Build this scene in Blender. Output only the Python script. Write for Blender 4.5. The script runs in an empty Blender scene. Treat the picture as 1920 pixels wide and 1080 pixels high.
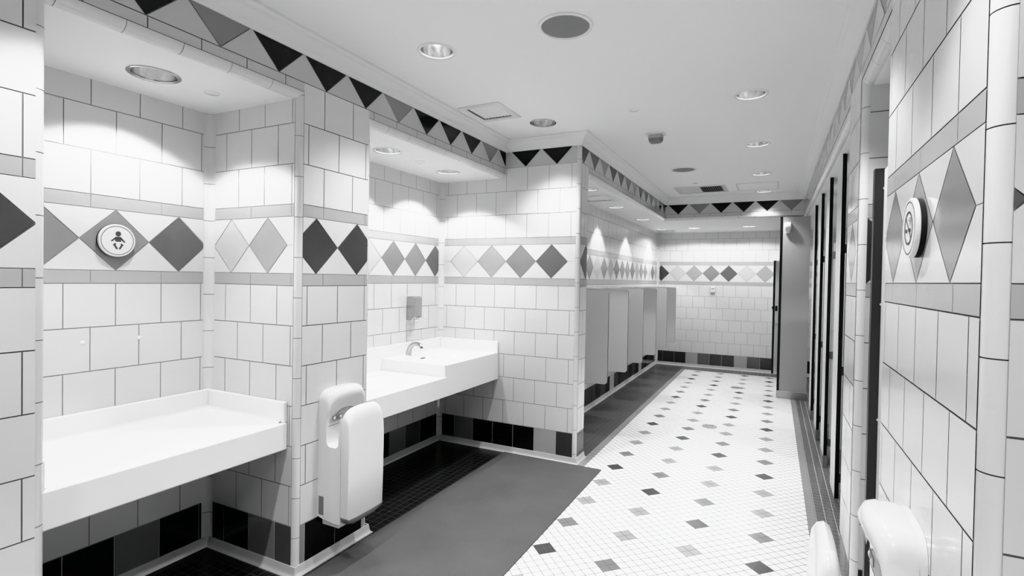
import bpy, bmesh, math, random
from mathutils import Vector, Matrix
from mathutils.geometry import delaunay_2d_cdt
random.seed(7)
C = bpy.context.scene.collection
PI = math.pi

# ------------------------------------------------------------------ materials
MATS = {}
def mat(name, v, rough=0.5, metal=0.0, emit=0.0, spec=0.5, vary=0.0, scale=6.0, bump=0.0, bscale=60.0, coat=0.0):
    if name in MATS: return MATS[name]
    m = bpy.data.materials.new(name); m.use_nodes = True
    nt = m.node_tree; b = nt.nodes['Principled BSDF']
    b.inputs['Base Color'].default_value = (v, v, v, 1)
    b.inputs['Roughness'].default_value = rough
    b.inputs['Metallic'].default_value = metal
    b.inputs['Specular IOR Level'].default_value = spec
    if coat:
        b.inputs['Coat Weight'].default_value = coat
        b.inputs['Coat Roughness'].default_value = 0.08
    if emit:
        b.inputs['Emission Color'].default_value = (1, 1, 1, 1)
        b.inputs['Emission Strength'].default_value = emit
    tc = nt.nodes.new('ShaderNodeTexCoord')
    if vary:
        n = nt.nodes.new('ShaderNodeTexNoise'); n.inputs['Scale'].default_value = scale
        n.inputs['Detail'].default_value = 3
        nt.links.new(tc.outputs['Object'], n.inputs['Vector'])
        mr = nt.nodes.new('ShaderNodeMapRange')
        mr.inputs['To Min'].default_value = v*(1-vary); mr.inputs['To Max'].default_value = min(1, v*(1+vary))
        nt.links.new(n.outputs['Fac'], mr.inputs['Value'])
        nt.links.new(mr.outputs['Result'], b.inputs['Base Color'])
    if bump:
        n = nt.nodes.new('ShaderNodeTexNoise'); n.inputs['Scale'].default_value = bscale
        nt.links.new(tc.outputs['Object'], n.inputs['Vector'])
        bp = nt.nodes.new('ShaderNodeBump'); bp.inputs['Strength'].default_value = bump
        bp.inputs['Distance'].default_value = 0.002
        nt.links.new(n.outputs['Fac'], bp.inputs['Height'])
        nt.links.new(bp.outputs['Normal'], b.inputs['Normal'])
    MATS[name] = m
    return m

WHITE = mat('white_tile', .70, .14, vary=.03, scale=2.5, bump=.06, bscale=14)
STRIP = mat('grey_strip_tile', .45, .16, vary=.04, scale=3)
UPTRI = mat('frieze_grey_tile', .54, .16, vary=.04)
T_BLACK = mat('black_tile', .018, .12, vary=.3)
T_DARK = mat('charcoal_tile', .07, .13, vary=.1)
T_DM = mat('dark_grey_tile', .135, .13, vary=.08)
T_MID = mat('mid_grey_tile', .26, .13, vary=.06)
T_LM = mat('light_mid_grey_tile', .40, .14, vary=.05)
T_LIGHT = mat('light_grey_tile', .60, .15, vary=.04)
GROUT = mat('grout', .16, .9, vary=.15, scale=30)
GROUT_LIT = mat('lit_grout', .32, .9, vary=.15, scale=30)  # same grout, lightened in colour to imitate the brightly lit walls
GROUT_L = mat('pale_grout', .40, .9, vary=.15, scale=30)
CEIL = mat('ceiling_paint', .87, .75, bump=.05, bscale=120)
PLASTER = mat('soffit_paint', .84, .6, bump=.05, bscale=120)
CROWN = mat('crown_paint', .80, .4)
FLOOR_W = mat('floor_white_mosaic', .86, .3, vary=.05, scale=8)
FLOOR_L = mat('floor_light_grey_mosaic', .34, .3, vary=.08)
FLOOR_M = mat('floor_mid_grey_mosaic', .19, .3, vary=.1)
FLOOR_D = mat('floor_dark_mosaic', .05, .3, vary=.15)
FLOOR_S = mat('floor_strip_mosaic', .27, .3, vary=.1)
FLOOR_R = mat('floor_grey_mosaic', .115, .3, vary=.1)
FLOOR_K = mat('floor_black_mosaic', .02, .25, vary=.2)
FLOOR_U = mat('floor_charcoal_mosaic', .085, .35, vary=.15)
FGROUT = mat('floor_grout', .16, .9)
FGROUT_L = mat('floor_pale_grout', .62, .9)
FGROUT_D = mat('floor_dark_grout', .12, .9)
SOLID = mat('white_solid_surface', .88, .28, spec=.45)
COVEM = mat('cove_tile', .58, .35, vary=.06)
SATIN = mat('satin_chrome', .75, .35, metal=.4)
PLAST = mat('white_plastic', .80, .22, coat=.3)
PLAST_G = mat('grey_plastic', .20, .4)
PLAST_LG = mat('light_grey_plastic', .45, .4)
CHROME = mat('chrome', .85, .08, metal=1)
CHROME_D = mat('dark_chrome', .5, .12, metal=1)
REFLECT = mat('polished_reflector', .86, .16, metal=1)
BRUSHED = mat('brushed_steel', .48, .3, metal=1, vary=.08, scale=40)
BLACKP = mat('black_core_edge', .010, .35)
PANEL = mat('grey_partition', .58, .38, vary=.03, bump=.08, bscale=200)
PANEL_L = mat('pale_partition', .78, .35, vary=.03)
PANEL_M = mat('mid_partition', .40, .34, vary=.03)
PANEL_D = mat('dark_partition', .16, .3, vary=.03)
POSTM = mat('dark_post', .04, .4)
BULB = mat('lamp_lens', .9, .4, emit=7)
GRILLE = mat('speaker_mesh', .22, .6, bump=.4, bscale=700)
DARK = mat('dark_void', .015, .7)
INK = mat('dark_ink', .07, .5)
SIGNW = mat('sign_face', .74, .35)
PORC = mat('porcelain', .84, .1, coat=.5)
DRAINM = mat('drain_steel', .35, .45, metal=.6)

def mat_rubber():
    m = bpy.data.materials.new('rubber_mat'); m.use_nodes = True
    nt = m.node_tree; b = nt.nodes['Principled BSDF']; b.inputs['Roughness'].default_value = .75
    b.inputs['Specular IOR Level'].default_value = .25
    tc = nt.nodes.new('ShaderNodeTexCoord')
    mp = nt.nodes.new('ShaderNodeMapping'); mp.inputs['Rotation'].default_value = (0, 0, PI/4)
    nt.links.new(tc.outputs['Object'], mp.inputs['Vector'])
    ck = nt.nodes.new('ShaderNodeTexChecker'); ck.inputs['Scale'].default_value = 150
    ck.inputs['Color1'].default_value = (.135, .135, .135, 1); ck.inputs['Color2'].default_value = (.075, .075, .075, 1)
    nt.links.new(mp.outputs['Vector'], ck.inputs['Vector'])
    n = nt.nodes.new('ShaderNodeTexNoise'); n.inputs['Scale'].default_value = 3.5; n.inputs['Detail'].default_value = 6
    nt.links.new(tc.outputs['Object'], n.inputs['Vector'])
    mx = nt.nodes.new('ShaderNodeMix'); mx.data_type = 'RGBA'; mx.blend_type = 'MULTIPLY'; mx.inputs[0].default_value = .55
    nt.links.new(ck.outputs['Color'], mx.inputs[6]); 
    mr = nt.nodes.new('ShaderNodeMapRange'); mr.inputs['To Min'].default_value = .55; mr.inputs['To Max'].default_value = 1.3
    nt.links.new(n.outputs['Fac'], mr.inputs['Value'])
    nt.links.new(mr.outputs['Result'], mx.inputs[7])
    nt.links.new(mx.outputs[2], b.inputs['Base Color'])
    bp = nt.nodes.new('ShaderNodeBump'); bp.inputs['Strength'].default_value = .5; bp.inputs['Distance'].default_value = .002
    nt.links.new(ck.outputs['Fac'], bp.inputs['Height']); nt.links.new(bp.outputs['Normal'], b.inputs['Normal'])
    return m
RUBBER = mat_rubber()

# ------------------------------------------------------------------ mesh builder
class MB:
    def __init__(s): s.v = []; s.f = []; s.m = []; s.mats = []
    def mi(s, m):
        if m not in s.mats: s.mats.append(m)
        return s.mats.index(m)
    def poly(s, pts, m):
        i = len(s.v); s.v += [tuple(p) for p in pts]; s.f.append(list(range(i, i+len(pts)))); s.m.append(s.mi(m))
    def faces(s, pts, fs, m):
        i = len(s.v); s.v += [tuple(p) for p in pts]; k = s.mi(m)
        for f in fs: s.f.append([i+a for a in f]); s.m.append(k)
    def box(s, a, b, m, side=None, sidedir=None):
        x0, y0, z0 = a; x1, y1, z1 = b
        P = [(x0,y0,z0),(x1,y0,z0),(x1,y1,z0),(x0,y1,z0),(x0,y0,z1),(x1,y0,z1),(x1,y1,z1),(x0,y1,z1)]
        F = [(0,3,2,1),(4,5,6,7),(0,1,5,4),(1,2,6,5),(2,3,7,6),(3,0,4,7)]
        i = len(s.v); s.v += P
        ax = ['z','z','y','x','y','x']
        for f, d in zip(F, ax):
            s.f.append([i+k for k in f]); s.m.append(s.mi(side if (side and d != sidedir) else m))
    def prism(s, poly, axis, a, b, m, cap=None):
        # extrude a 2D polygon along an axis; 'y' -> poly is (x,z), 'x' -> (y,z), 'z' -> (x,y)
        def P(p, t): return {'y': (p[0], t, p[1]), 'x': (t, p[0], p[1]), 'z': (p[0], p[1], t)}[axis]
        n = len(poly); pts = [P(p, a) for p in poly]+[P(p, b) for p in poly]
        s.faces(pts, [(i, (i+1) % n, n+(i+1) % n, n+i) for i in range(n)], m)
        s.poly(pts[:n], cap or m); s.poly(pts[n:], cap or m)
    def lathe(s, prof, m, c=(0,0,0), seg=40, axis='z', closed=False):
        rings = []
        for r, h in prof:
            ring = []
            for k in range(seg):
                a = 2*PI*k/seg; p = (r*math.cos(a), r*math.sin(a), h)
                if axis == 'x': p = (h, r*math.cos(a), r*math.sin(a))
                if axis == 'y': p = (r*math.cos(a), h, r*math.sin(a))
                ring.append((p[0]+c[0], p[1]+c[1], p[2]+c[2]))
            rings.append(ring)
        i = len(s.v); k = s.mi(m)
        for r in rings: s.v += r
        for j in range(len(rings)-1):
            for t in range(seg):
                s.f.append([i+j*seg+t, i+j*seg+(t+1) % seg, i+(j+1)*seg+(t+1) % seg, i+(j+1)*seg+t]); s.m.append(k)
        if closed:
            s.f.append([i+t for t in range(seg)]); s.m.append(k)
            s.f.append([i+(len(rings)-1)*seg+t for t in range(seg)]); s.m.append(k)
    def tube(s, path, rad, m, seg=14, caps=True):
        path = [Vector(p) for p in path]; n = len(path)
        rads = rad if isinstance(rad, (list, tuple)) else [rad]*n
        up = Vector((0, 0, 1)); rings = []; prev = None
        for i, p in enumerate(path):
            t = (path[min(i+1, n-1)]-path[max(i-1, 0)]).normalized()
            if prev is None:
                a = t.cross(Vector((0, 1, 0)) if abs(t.y) < .9 else up).normalized()
            else: a = (prev-t*prev.dot(t)).normalized()
            prev = a; b = t.cross(a)
            rings.append([p+(a*math.cos(2*PI*k/seg)+b*math.sin(2*PI*k/seg))*rads[i] for k in range(seg)])
        pts = [q for r in rings for q in r]; fs = []
        for j in range(n-1):
            for k in range(seg): fs.append((j*seg+k, j*seg+(k+1) % seg, (j+1)*seg+(k+1) % seg, (j+1)*seg+k))
        if caps: fs.append(tuple(range(seg))); fs.append(tuple((n-1)*seg+k for k in range(seg)))
        s.faces(pts, fs, m)
    def loft(s, rings, m, caps=True):
        n = len(rings[0]); pts = [q for r in rings for q in r]; fs = []
        for j in range(len(rings)-1):
            for k in range(n): fs.append((j*n+k, j*n+(k+1) % n, (j+1)*n+(k+1) % n, (j+1)*n+k))
        if caps: fs.append(tuple(range(n))); fs.append(tuple((len(rings)-1)*n+k for k in range(n)))
        s.faces(pts, fs, m)
    def build(s, name, parent=None, smooth=False, bevel=0, angle=35, fix=True, segs=3):
        me = bpy.data.meshes.new(name); me.from_pydata(s.v, [], s.f)
        for m in s.mats: me.materials.append(m)
        me.polygons.foreach_set('material_index', s.m)
        if fix:
            bm = bmesh.new(); bm.from_mesh(me)
            bmesh.ops.remove_doubles(bm, verts=bm.verts, dist=1e-6)
            bmesh.ops.recalc_face_normals(bm, faces=bm.faces); bm.to_mesh(me); bm.free()
        me.update()
        o = bpy.data.objects.new(name, me); C.objects.link(o)
        if parent: o.parent = parent
        if smooth:
            for p in me.polygons: p.use_smooth = True
            me.set_sharp_from_angle(angle=math.radians(angle))
        if bevel:
            b = o.modifiers.new('bevel', 'BEVEL'); b.width = bevel; b.segments = segs; b.limit_method = 'ANGLE'
            b.angle_limit = math.radians(40)
            for p in me.polygons: p.use_smooth = True
            w = o.modifiers.new('wn', 'WEIGHTED_NORMAL'); w.keep_sharp = False
        return o

def thing(name, label, cat, loc=(0,0,0), rz=0, group=None):
    o = bpy.data.objects.new(name, None); C.objects.link(o); o.empty_display_size = .05
    o.location = loc; o.rotation_euler = (0, 0, rz)
    o['label'] = label; o['category'] = cat
    if group: o['group'] = group
    return o
def tag(o, label, cat, group=None):
    o['label'] = label; o['category'] = cat
    if group: o['group'] = group
    return o
def struct(o, label, cat):
    o['kind'] = 'structure'; o['label'] = label; o['category'] = cat
    return o
def dup(root, loc, rz, label):
    r = root.copy(); C.objects.link(r); r.location = loc; r.rotation_euler = (0, 0, rz); r['label'] = label
    for ch in list(root.children):
        c = ch.copy(); C.objects.link(c); c.parent = r
        for g in list(ch.children):
            d = g.copy(); C.objects.link(d); d.parent = c
    return r

# ------------------------------------------------------------------ the room's measures (metres)
S = .2; ZB = 1.448; HS = .06; HD = .2841; DP = .2847
S1 = ZB+HS; S2 = S1+HD; T0 = S2+HS; U1 = T0+S; U2 = T0+2*S; U3 = T0+3*S
COVE = ZB-7*S; CB = U3+.139; CEILZ = 2.68; SOFZ = 2.368
D1 = -.68; D2 = -.66; XP = .686; XU = .19; W = 2.4387
YA = .82; Y1 = 1.793; YB = 2.30; Y2 = 3.9415; YS = 4.129; Y3 = 7.527; Y4 = 9.4975
YN0 = 1.143; YN1 = 2.054; YR = 2.68; YP = 3.07
NEAR = -2.6; FARX = 4.0
G = .0042

def clip(poly, r):
    u0, z0, u1, z1 = r
    for ax, v, s in ((0, u0, 1), (0, u1, -1), (1, z0, 1), (1, z1, -1)):
        out = []
        for i in range(len(poly)):
            a = poly[i-1]; b = poly[i]
            da = (a[ax]-v)*s; db = (b[ax]-v)*s
            if (da >= 0) != (db >= 0):
                t = da/(da-db); out.append((a[0]+(b[0]-a[0])*t, a[1]+(b[1]-a[1])*t))
            if db >= 0: out.append(b)
        poly = out
        if len(poly) < 3: return None
    ar = abs(sum(poly[i-1][0]*poly[i][1]-poly[i][0]*poly[i-1][1] for i in range(len(poly))))/2
    return poly if ar > 2e-5 else None

def inset(poly, g):
    # inset a convex polygon by g
    n = len(poly); ar = sum(poly[i-1][0]*poly[i][1]-poly[i][0]*poly[i-1][1] for i in range(n))
    if ar < 0: poly = poly[::-1]
    out = []
    for i in range(n):
        p0 = Vector(poly[i-1]); p1 = Vector(poly[i]); p2 = Vector(poly[(i+1) % n])
        d1 = (p1-p0).normalized(); d2 = (p2-p1).normalized()
        n1 = Vector((-d1.y, d1.x)); n2 = Vector((-d2.y, d2.x))
        k = 1+n1.dot(n2); q = p1+(n1+n2)*(g/max(k, .15)); out.append((q.x, q.y))
    return out
def rect(u0, z0, u1, z1): return [(u0, z0), (u1, z0), (u1, z1), (u0, z1)]

def pattern(lo, hi, a, dia, tri=None, base=None, dlim=None, tlim=None):
    """all tiles of one wall in (u,z): a = offset of the 'a' rows' joints, dia = (centre, colours), tri = (tip, colours)"""
    P = []
    def row(z0, z1, off, m, seq=None, mats=None):
        k0 = math.floor((lo-off)/S)-1; k1 = math.ceil((hi-off)/S)+1
        for k in range(k0, k1):
            mm = m if not seq else seq[(k) % len(seq)]
            P.append((inset(rect(off+k*S, z0, off+(k+1)*S, z1), G/2), mm))
    b = a+S/2
    for r in range(6): row(ZB-(r+1)*S, ZB-r*S, b if r % 2 == 0 else a, WHITE)
    row(COVE, COVE+S, b, T_DARK, base or [T_BLACK, T_DARK, T_BLACK, T_DM, T_BLACK])
    for z0 in (ZB, S2):
        k0 = math.floor((lo-a)/.3)-1; k1 = math.ceil((hi-a)/.3)+1
        for k in range(k0, k1): P.append((inset(rect(a+k*.3, z0, a+(k+1)*.3, z0+HS), .0012), STRIP))
    c0, cols, idx0 = dia; zm = (S1+S2)/2
    k0 = math.floor((lo-c0)/DP)-1; k1 = math.ceil((hi-c0)/DP)+1
    for k in range(k0, k1):
        c = c0+k*DP; h = HD/2
        inc = lambda q: not dlim or dlim[0] < q < dlim[1]
        a_, b_ = inc(c), inc(c+DP); e = .0012
        if a_: P.append((inset([(c-DP/2, zm), (c, S1), (c+DP/2, zm), (c, S2)], .0022), cols[(k+idx0) % len(cols)]))
        else:
            P.append((rect(c-DP/2, S1+.0012, c+DP/2, zm-.0008), WHITE)); P.append((rect(c-DP/2, zm+.0008, c+DP/2, S2-.0012), WHITE))
        for zz in (S1, S2):
            if a_ and b_: P.append((inset([(c, zz), (c+DP, zz), (c+DP/2, zm)], .0012), WHITE))
            elif a_: P.append((inset([(c, zz), (c+DP/2+e, zz), (c+DP/2+e, zm)], .0012), WHITE))
            elif b_: P.append((inset([(c+DP, zz), (c+DP/2-e, zz), (c+DP/2-e, zm)], .0012), WHITE))
    for r in range(3): row(T0+r*S, T0+(r+1)*S, a if r % 2 == 0 else b, WHITE)
    if tri:
        t0, cols, i0 = tri; hh = DP/2
        k0 = math.floor((lo-t0)/DP)-1; k1 = math.ceil((hi-t0)/DP)+1
        for k in range(k0, k1):
            c = t0+k*DP
            P.append((inset([(c, U3), (c+DP/2, U3+hh), (c-DP/2, U3+hh)], .0018), UPTRI if tlim and not tlim[0] < c < tlim[1] else cols[(k+i0) % len(cols)]))
            P.append((inset([(c, U3), (c+DP, U3), (c+DP/2, U3+hh)], .0018), UPTRI))
    return P
def header_tiles(lo, hi, off, tri):
    P = [(p, m) for p, m in pattern(lo, hi, off, (0, [T_DARK], 0), tri) if min(q[1] for q in p) > U3-.01]
    k0 = math.floor((lo-off)/S)-1; k1 = math.ceil((hi-off)/S)+1
    for k in range(k0, k1): P.append((inset(rect(off+k*S, SOFZ+.038, off+(k+1)*S, U3), .0022), UPTRI))
    return P

def tiled(mb, M, tiles, regions, grout=GROUT):
    """M maps (u,z,offset) to 3D"""
    for r in regions:
        mb.poly([M(u, z, 0) for u, z in rect(*r)], grout)
        if r[1] < COVE+.01: mb.poly([M(u, z, .0006) for u, z in rect(r[0], r[1], r[2], COVE+S)], GROUT_L)
        for p, m in tiles:
            q = clip(p, r)
            if q: mb.poly([M(u, z, .0016) for u, z in q], m)
def MX(x, s): return lambda u, z, o: (x+s*o, u, z)
def MY(y, s): return lambda u, z, o: (u, y+s*o, z)

# ------------------------------------------------------------------ tiled walls
K, D, DM, MI, LM, LI = T_BLACK, T_DARK, T_DM, T_MID, T_LM, T_LIGHT
TRI_X0 = (1.1056, [K, MI, K, K], 0)
mb = MB()
pA = pattern(NEAR, YA, .16, (.65, [D], 0), TRI_X0, None, (-9, .7))
tiled(mb, MX(0, 1), pA, [(NEAR, COVE, YA-.028, CEILZ)])
pB = pattern(Y1, YB, .15, (1.9043, [D], 0), TRI_X0, [LM, K, MI, K, K], (1.8, 2.3))
tiled(mb, MX(0, 1), pB, [(Y1+.028, COVE, YB-.028, CEILZ)])
hd = header_tiles(YA, Y2, .112, TRI_X0)
tiled(mb, MX(0, 1), hd, [(YA-.028, SOFZ+.038, Y1+.028, CEILZ), (YB-.028, SOFZ+.038, Y2, CEILZ)])
struct(mb.build('wall_left', fix=False), 'white tiled left wall of piers and lintels with a dark triangle frieze', 'wall')

mb = MB()
tiled(mb, MX(D1, 1), pattern(YA-.05, Y1, .04, (1.340, [MI, DM, D, MI], 0), None, [K, K, MI, K]), [(YA-.02, COVE, Y1-.04, SOFZ)], GROUT_LIT)
tiled(mb, MY(Y1, -1), pattern(D1, 0, -.045, (-.216, [LM, LI], 0), None, [K, K, MI, DM], (-.6, 0)), [(D1+.04, COVE, -.028, SOFZ)], GROUT_LIT)
tiled(mb, MY(YA, 1), pattern(D1, 0, -.045, (-.216, [LM, MI], 0)), [(D1, COVE, -.028, SOFZ)])
struct(mb.build('wall_left_alcove', fix=False), 'tiled alcove walls around the baby changing counter', 'wall')

mb = MB()
tiled(mb, MX(D2, 1), pattern(YB, Y2, -.04, (3.28, [MI, MI, DM, LI], 0), None, [K, MI, DM, K, K]), [(YB, COVE, Y2-.04, SOFZ)], GROUT_LIT)
tiled(mb, MY(YB, 1), pattern(D2, 0, .0, (-.2, [LM, MI], 0)), [(D2, COVE, -.028, SOFZ)])
struct(mb.build('wall_left_washbasin', fix=False), 'bright tiled alcove wall behind the washbasin counter', 'wall')

mb = MB()
p2 = pattern(D2, XP, .012, (-.409, [LI, LM, MI, DM], 0), (.194, [K], 0), [K, LM, D, K, MI, K, K], (-.5, .6), (0, .6))
tiled(mb, MY(Y2, -1), p2, [(D2+.04, COVE, 0, SOFZ+.03), (0, COVE, XP-.03, CEILZ)], GROUT_LIT)
pr = pattern(Y2, Y3, 4.05, (4.10, [DM], 0), (4.0056, [K, D, MI, K], 0), [DM, D])
tiled(mb, MX(XP, 1), pr, [(Y2+.03, COVE, YS, CEILZ)])
tiled(mb, MX(XP, 1), header_tiles(YS, Y3, 4.03, (4.0056, [K, D, MI, K], 0)), [(YS, SOFZ+.038, Y3, CEILZ)])
tiled(mb, MY(YS, 1), pattern(XU, XP, .0, (.3, [MI], 0)), [(XU, COVE, XP, SOFZ+.03)])
struct(mb.build('wall_partition', fix=False), 'tiled stub wall between the washbasins and the urinals', 'wall')

mb = MB()
tiled(mb, MX(XU, 1), pattern(YS, Y4, 4.08, (4.245, [MI, LM, DM, MI, MI, DM, LM, MI, MI, LI], 3), None, [D, K, D, K, LI, D, K, D]), [(YS, COVE, Y4-.04, SOFZ)])
struct(mb.build('wall_urinals', fix=False), 'tiled wall behind the row of urinals', 'wall')

mb = MB()
tiled(mb, MY(Y4, -1), pattern(XU, FARX, .018, (.263, [D, LI, LM, MI, DM, LI, LM], 0), None, [D, D, D, LM, DM, D, D, LM, DM, D]), [(XU+.04, COVE, FARX, SOFZ)], GROUT_LIT)
struct(mb.build('wall_end', fix=False), 'white tiled end wall with a row of grey diamonds', 'wall')

mb = MB()
tiled(mb, MY(Y3, -1), header_tiles(XP, W, .089, (.8644, [K, MI, K, K], 0)), [(XP, SOFZ+.038, W, CEILZ)])
struct(mb.build('wall_end_lintel', fix=False), 'lintel with black triangle frieze across the far end', 'wall')

TRI_W = (2.47, [DM, MI, DM, DM], 0)  # black frieze drawn in greys: the glare on this wall is painted in
mb = MB()
tiled(mb, MX(W, -1), pattern(YN0, YN1, .128, (1.635, [LM, MI, DM, MI], 0), TRI_W, None, (1.2, 2.0)), [(YN0+.03, COVE, YN1, CEILZ)])
tiled(mb, MX(W, -1), pattern(YR, YP, .128, (2.88, [MI], 0), TRI_W, None, (2.8, 2.95)), [(YR+.03, COVE, YP, CEILZ)])
tiled(mb, MX(W, -1), header_tiles(YN1, Y3, .05, TRI_W), [(YN1, SOFZ+.038, YR+.03, CEILZ), (YP, SOFZ+.038, Y3, CEILZ)])
tiled(mb, MY(YR, -1), pattern(W, 3.3, .05, (2.47, [D], 0)), [(W+.03, COVE, 3.3, SOFZ)])
tiled(mb, MY(YP, 1), pattern(W, 3.3, .05, (2.6, [D], 0)), [(W, COVE, FARX, SOFZ)])
tiled(mb, MY(YN1, 1), pattern(W, 3.3, .05, (2.6, [D], 0)), [(W, COVE, 3.3, SOFZ)])
tiled(mb, MY(YN0, -1), pattern(W, FARX, .05, (2.63, [DM], 0), (2.6, [DM], 0)), [(W+.03, COVE, FARX, CEILZ)])
mb.poly([(3.3, YN1, 0), (3.3, YR, 0), (3.3, YR, SOFZ), (3.3, YN1, SOFZ)], WHITE)
struct(mb.build('wall_right', fix=False), 'white tiled right wall of piers with diamonds and frieze', 'wall')

mb = MB()
tiled(mb, MX(FARX, -1), pattern(YP, Y4, .1, (3.3, [MI], 0)), [(YP, COVE, Y4, SOFZ)])
struct(mb.build('wall_stalls', fix=False), 'tiled wall at the back of the toilet stalls', 'wall')
mb = MB()
mb.poly([(-.0, NEAR, 0), (FARX, NEAR, 0), (FARX, NEAR, CEILZ), (0, NEAR, CEILZ)], WHITE)
mb.poly([(FARX, NEAR, 0), (FARX, YN0, 0), (FARX, YN0, CEILZ), (FARX, NEAR, CEILZ)], WHITE)
struct(mb.build('wall_entrance', fix=False), 'plain white wall by the entrance', 'wall')

# ------------------------------------------------------------------ rounded tile edges
def roundcol(mb, cx, cy, r, a0, z0, z1, convex=True, zoff=0.0, grout=True):
    z = z0; n = 8
    ang = [math.radians(a0+90*i/n) for i in range(n+1)]
    ri = r-.0015 if convex else r+.0015
    mb.faces([(cx+ri*math.cos(a), cy+ri*math.sin(a), zz) for zz in (z0, z1) for a in ang], [(i, i+1, n+2+i, n+1+i) for i in range(n)], GROUT)
    zs = [z0]; k = math.ceil((z0-zoff)/S+1e-4)
    while zoff+k*S < z1-.01: zs.append(zoff+k*S); k += 1
    zs.append(z1)
    for a_, b_ in zip(zs[:-1], zs[1:]):
        mb.faces([(cx+r*math.cos(a), cy+r*math.sin(a), zz) for zz in (a_+.0013, b_-.0013) for a in ang], [(i, i+1, n+2+i, n+1+i) for i in range(n)], WHITE)
def roundbar(mb, axis, c0, cz, r, s, a, b, off=0.0):
    """horizontal bullnose under a lintel; c0 = centre on the cross axis, s = side it bulges to"""
    n = 8; ang = [math.radians(-90+90*i/n) for i in range(n+1)]
    def P(t, ag, rr):
        q = c0+s*rr*math.cos(ag); z = cz+rr*math.sin(ag)
        return (q, t, z) if axis == 'y' else (t, q, z)
    mb.faces([P(t, g, r-.0015) for t in (a, b) for g in ang], [(i, i+1, n+2+i, n+1+i) for i in range(n)], GROUT)
    ts = [a]; k = math.ceil((a-off)/S+1e-4)
    while off+k*S < b-.01: ts.append(off+k*S); k += 1
    ts.append(b)
    for p, q in zip(ts[:-1], ts[1:]):
        mb.faces([P(t, g, r) for t in (p+.001, q-.001) for g in ang], [(i, i+1, n+2+i, n+1+i) for i in range(n)], WHITE)
trim_i = [0]
def trim(mb, label, angle=60):
    trim_i[0] += 1
    return struct(mb.build('trim_%d' % trim_i[0], smooth=True, angle=angle, fix=False), label, 'trim')
zj = ZB+.03
mb = MB(); roundcol(mb, -.03, YA-.028, .03, 0, COVE-.04, U3, True, zj); trim(mb, 'rounded white tile edge on the nearest left pier')
mb = MB(); roundcol(mb, -.03, Y1+.03, .03, -90, COVE-.04, U3-.05, True, zj-.09); trim(mb, 'rounded white tile edge right of the changing alcove')
mb = MB(); roundcol(mb, -.03, YB-.03, .03, 0, COVE-.04, U3-.05, True, zj); trim(mb, 'rounded white tile edge beside the washbasin alcove')
mb = MB(); roundcol(mb, XP-.03, Y2+.03, .03, -90, COVE-.04, CB+.01, True, zj); trim(mb, 'rounded white tile edge on the stub wall')
mb = MB(); roundcol(mb, W+.03, YN0+.03, .03, 180, COVE-.04, CEILZ, True, zj-.1); trim(mb, 'rounded white tile edge on the nearest right pier')
mb = MB(); roundcol(mb, W+.03, YR+.03, .03, 180, COVE-.04, U3-.05, True, zj); trim(mb, 'rounded white tile edge on the far right pier')
mb = MB(); roundcol(mb, D1+.04, Y1-.04, .04, 90, COVE-.03, SOFZ, False, zj-.09); trim(mb, 'coved white tile corner inside the changing alcove')
mb = MB(); roundcol(mb, D2+.04, Y2-.04, .04, 90, COVE-.03, SOFZ, False, zj-.06); trim(mb, 'coved white tile corner inside the washbasin alcove')
mb = MB(); roundcol(mb, XU+.04, Y4-.04, .04, 90, COVE-.03, SOFZ, False, zj); trim(mb, 'coved white tile corner at the far left')
mb = MB(); roundbar(mb, 'y', -.04, SOFZ+.04, .04, 1, YA-.03, Y1+.03, .045); trim(mb, 'rounded tile edge under the changing alcove lintel')
mb = MB(); roundbar(mb, 'y', -.04, SOFZ+.04, .04, 1, YB-.03, Y2, .045); trim(mb, 'rounded tile edge under the washbasin lintel')
mb = MB(); roundbar(mb, 'y', XP-.04, SOFZ+.04, .04, 1, YS-.01, Y3, .05); trim(mb, 'rounded tile edge under the urinal lintel')
mb = MB(); roundbar(mb, 'x', Y3+.04, SOFZ+.04, .04, -1, XP, W, .05); trim(mb, 'rounded tile edge under the end lintel')
mb = MB(); roundbar(mb, 'y', W+.04, SOFZ+.04, .04, -1, YN1, YR+.03, .05); trim(mb, 'rounded tile edge over the right alcove')
mb = MB(); roundbar(mb, 'y', W+.04, SOFZ+.04, .04, -1, YP-.01, Y3, .05); trim(mb, 'rounded tile edge over the stall fronts')

def sweep(mb, path, prof, m, every=None):
    n = len(path); rings = []
    for i in range(n):
        p = Vector(path[i])
        d0 = (p-Vector(path[i-1])).normalized() if i else None
        d1 = (Vector(path[i+1])-p).normalized() if i < n-1 else None
        r0 = Vector((d0.y, -d0.x)) if d0 else None; r1 = Vector((d1.y, -d1.x)) if d1 else None
        if r0 is None: mi = r1
        elif r1 is None: mi = r0
        else: mi = (r0+r1)/(1+r0.dot(r1))
        rings.append([(p.x+mi.x*o, p.y+mi.y*o, z) for o, z in prof])
    k = len(prof)
    for j in range(n-1):
        mb.faces(rings[j]+rings[j+1], [(i, i+1, k+i+1, k+i) for i in range(k-1)], m)
# crown moulding under the ceiling
h0 = CB-.004; hc = CEILZ-h0
prof = [(0, h0), (.008, h0), (.010, h0+.006), (.012, h0+.012), (.018, h0+.02), (.022, h0+.03), (.030, h0+.043), (.040, h0+.054), (.050, h0+.062),
        (.058, h0+.066), (.060, h0+.070), (.066, h0+.072), (.072, h0+.076), (.078, h0+.082), (.080, CEILZ-.0005)]
mb = MB()
sweep(mb, [(0, NEAR), (0, Y2), (XP, Y2), (XP, Y3), (W, Y3), (W, YN0), (FARX, YN0)], prof, CROWN)
trim(mb, 'white stepped crown moulding running under the ceiling', 14)
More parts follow.
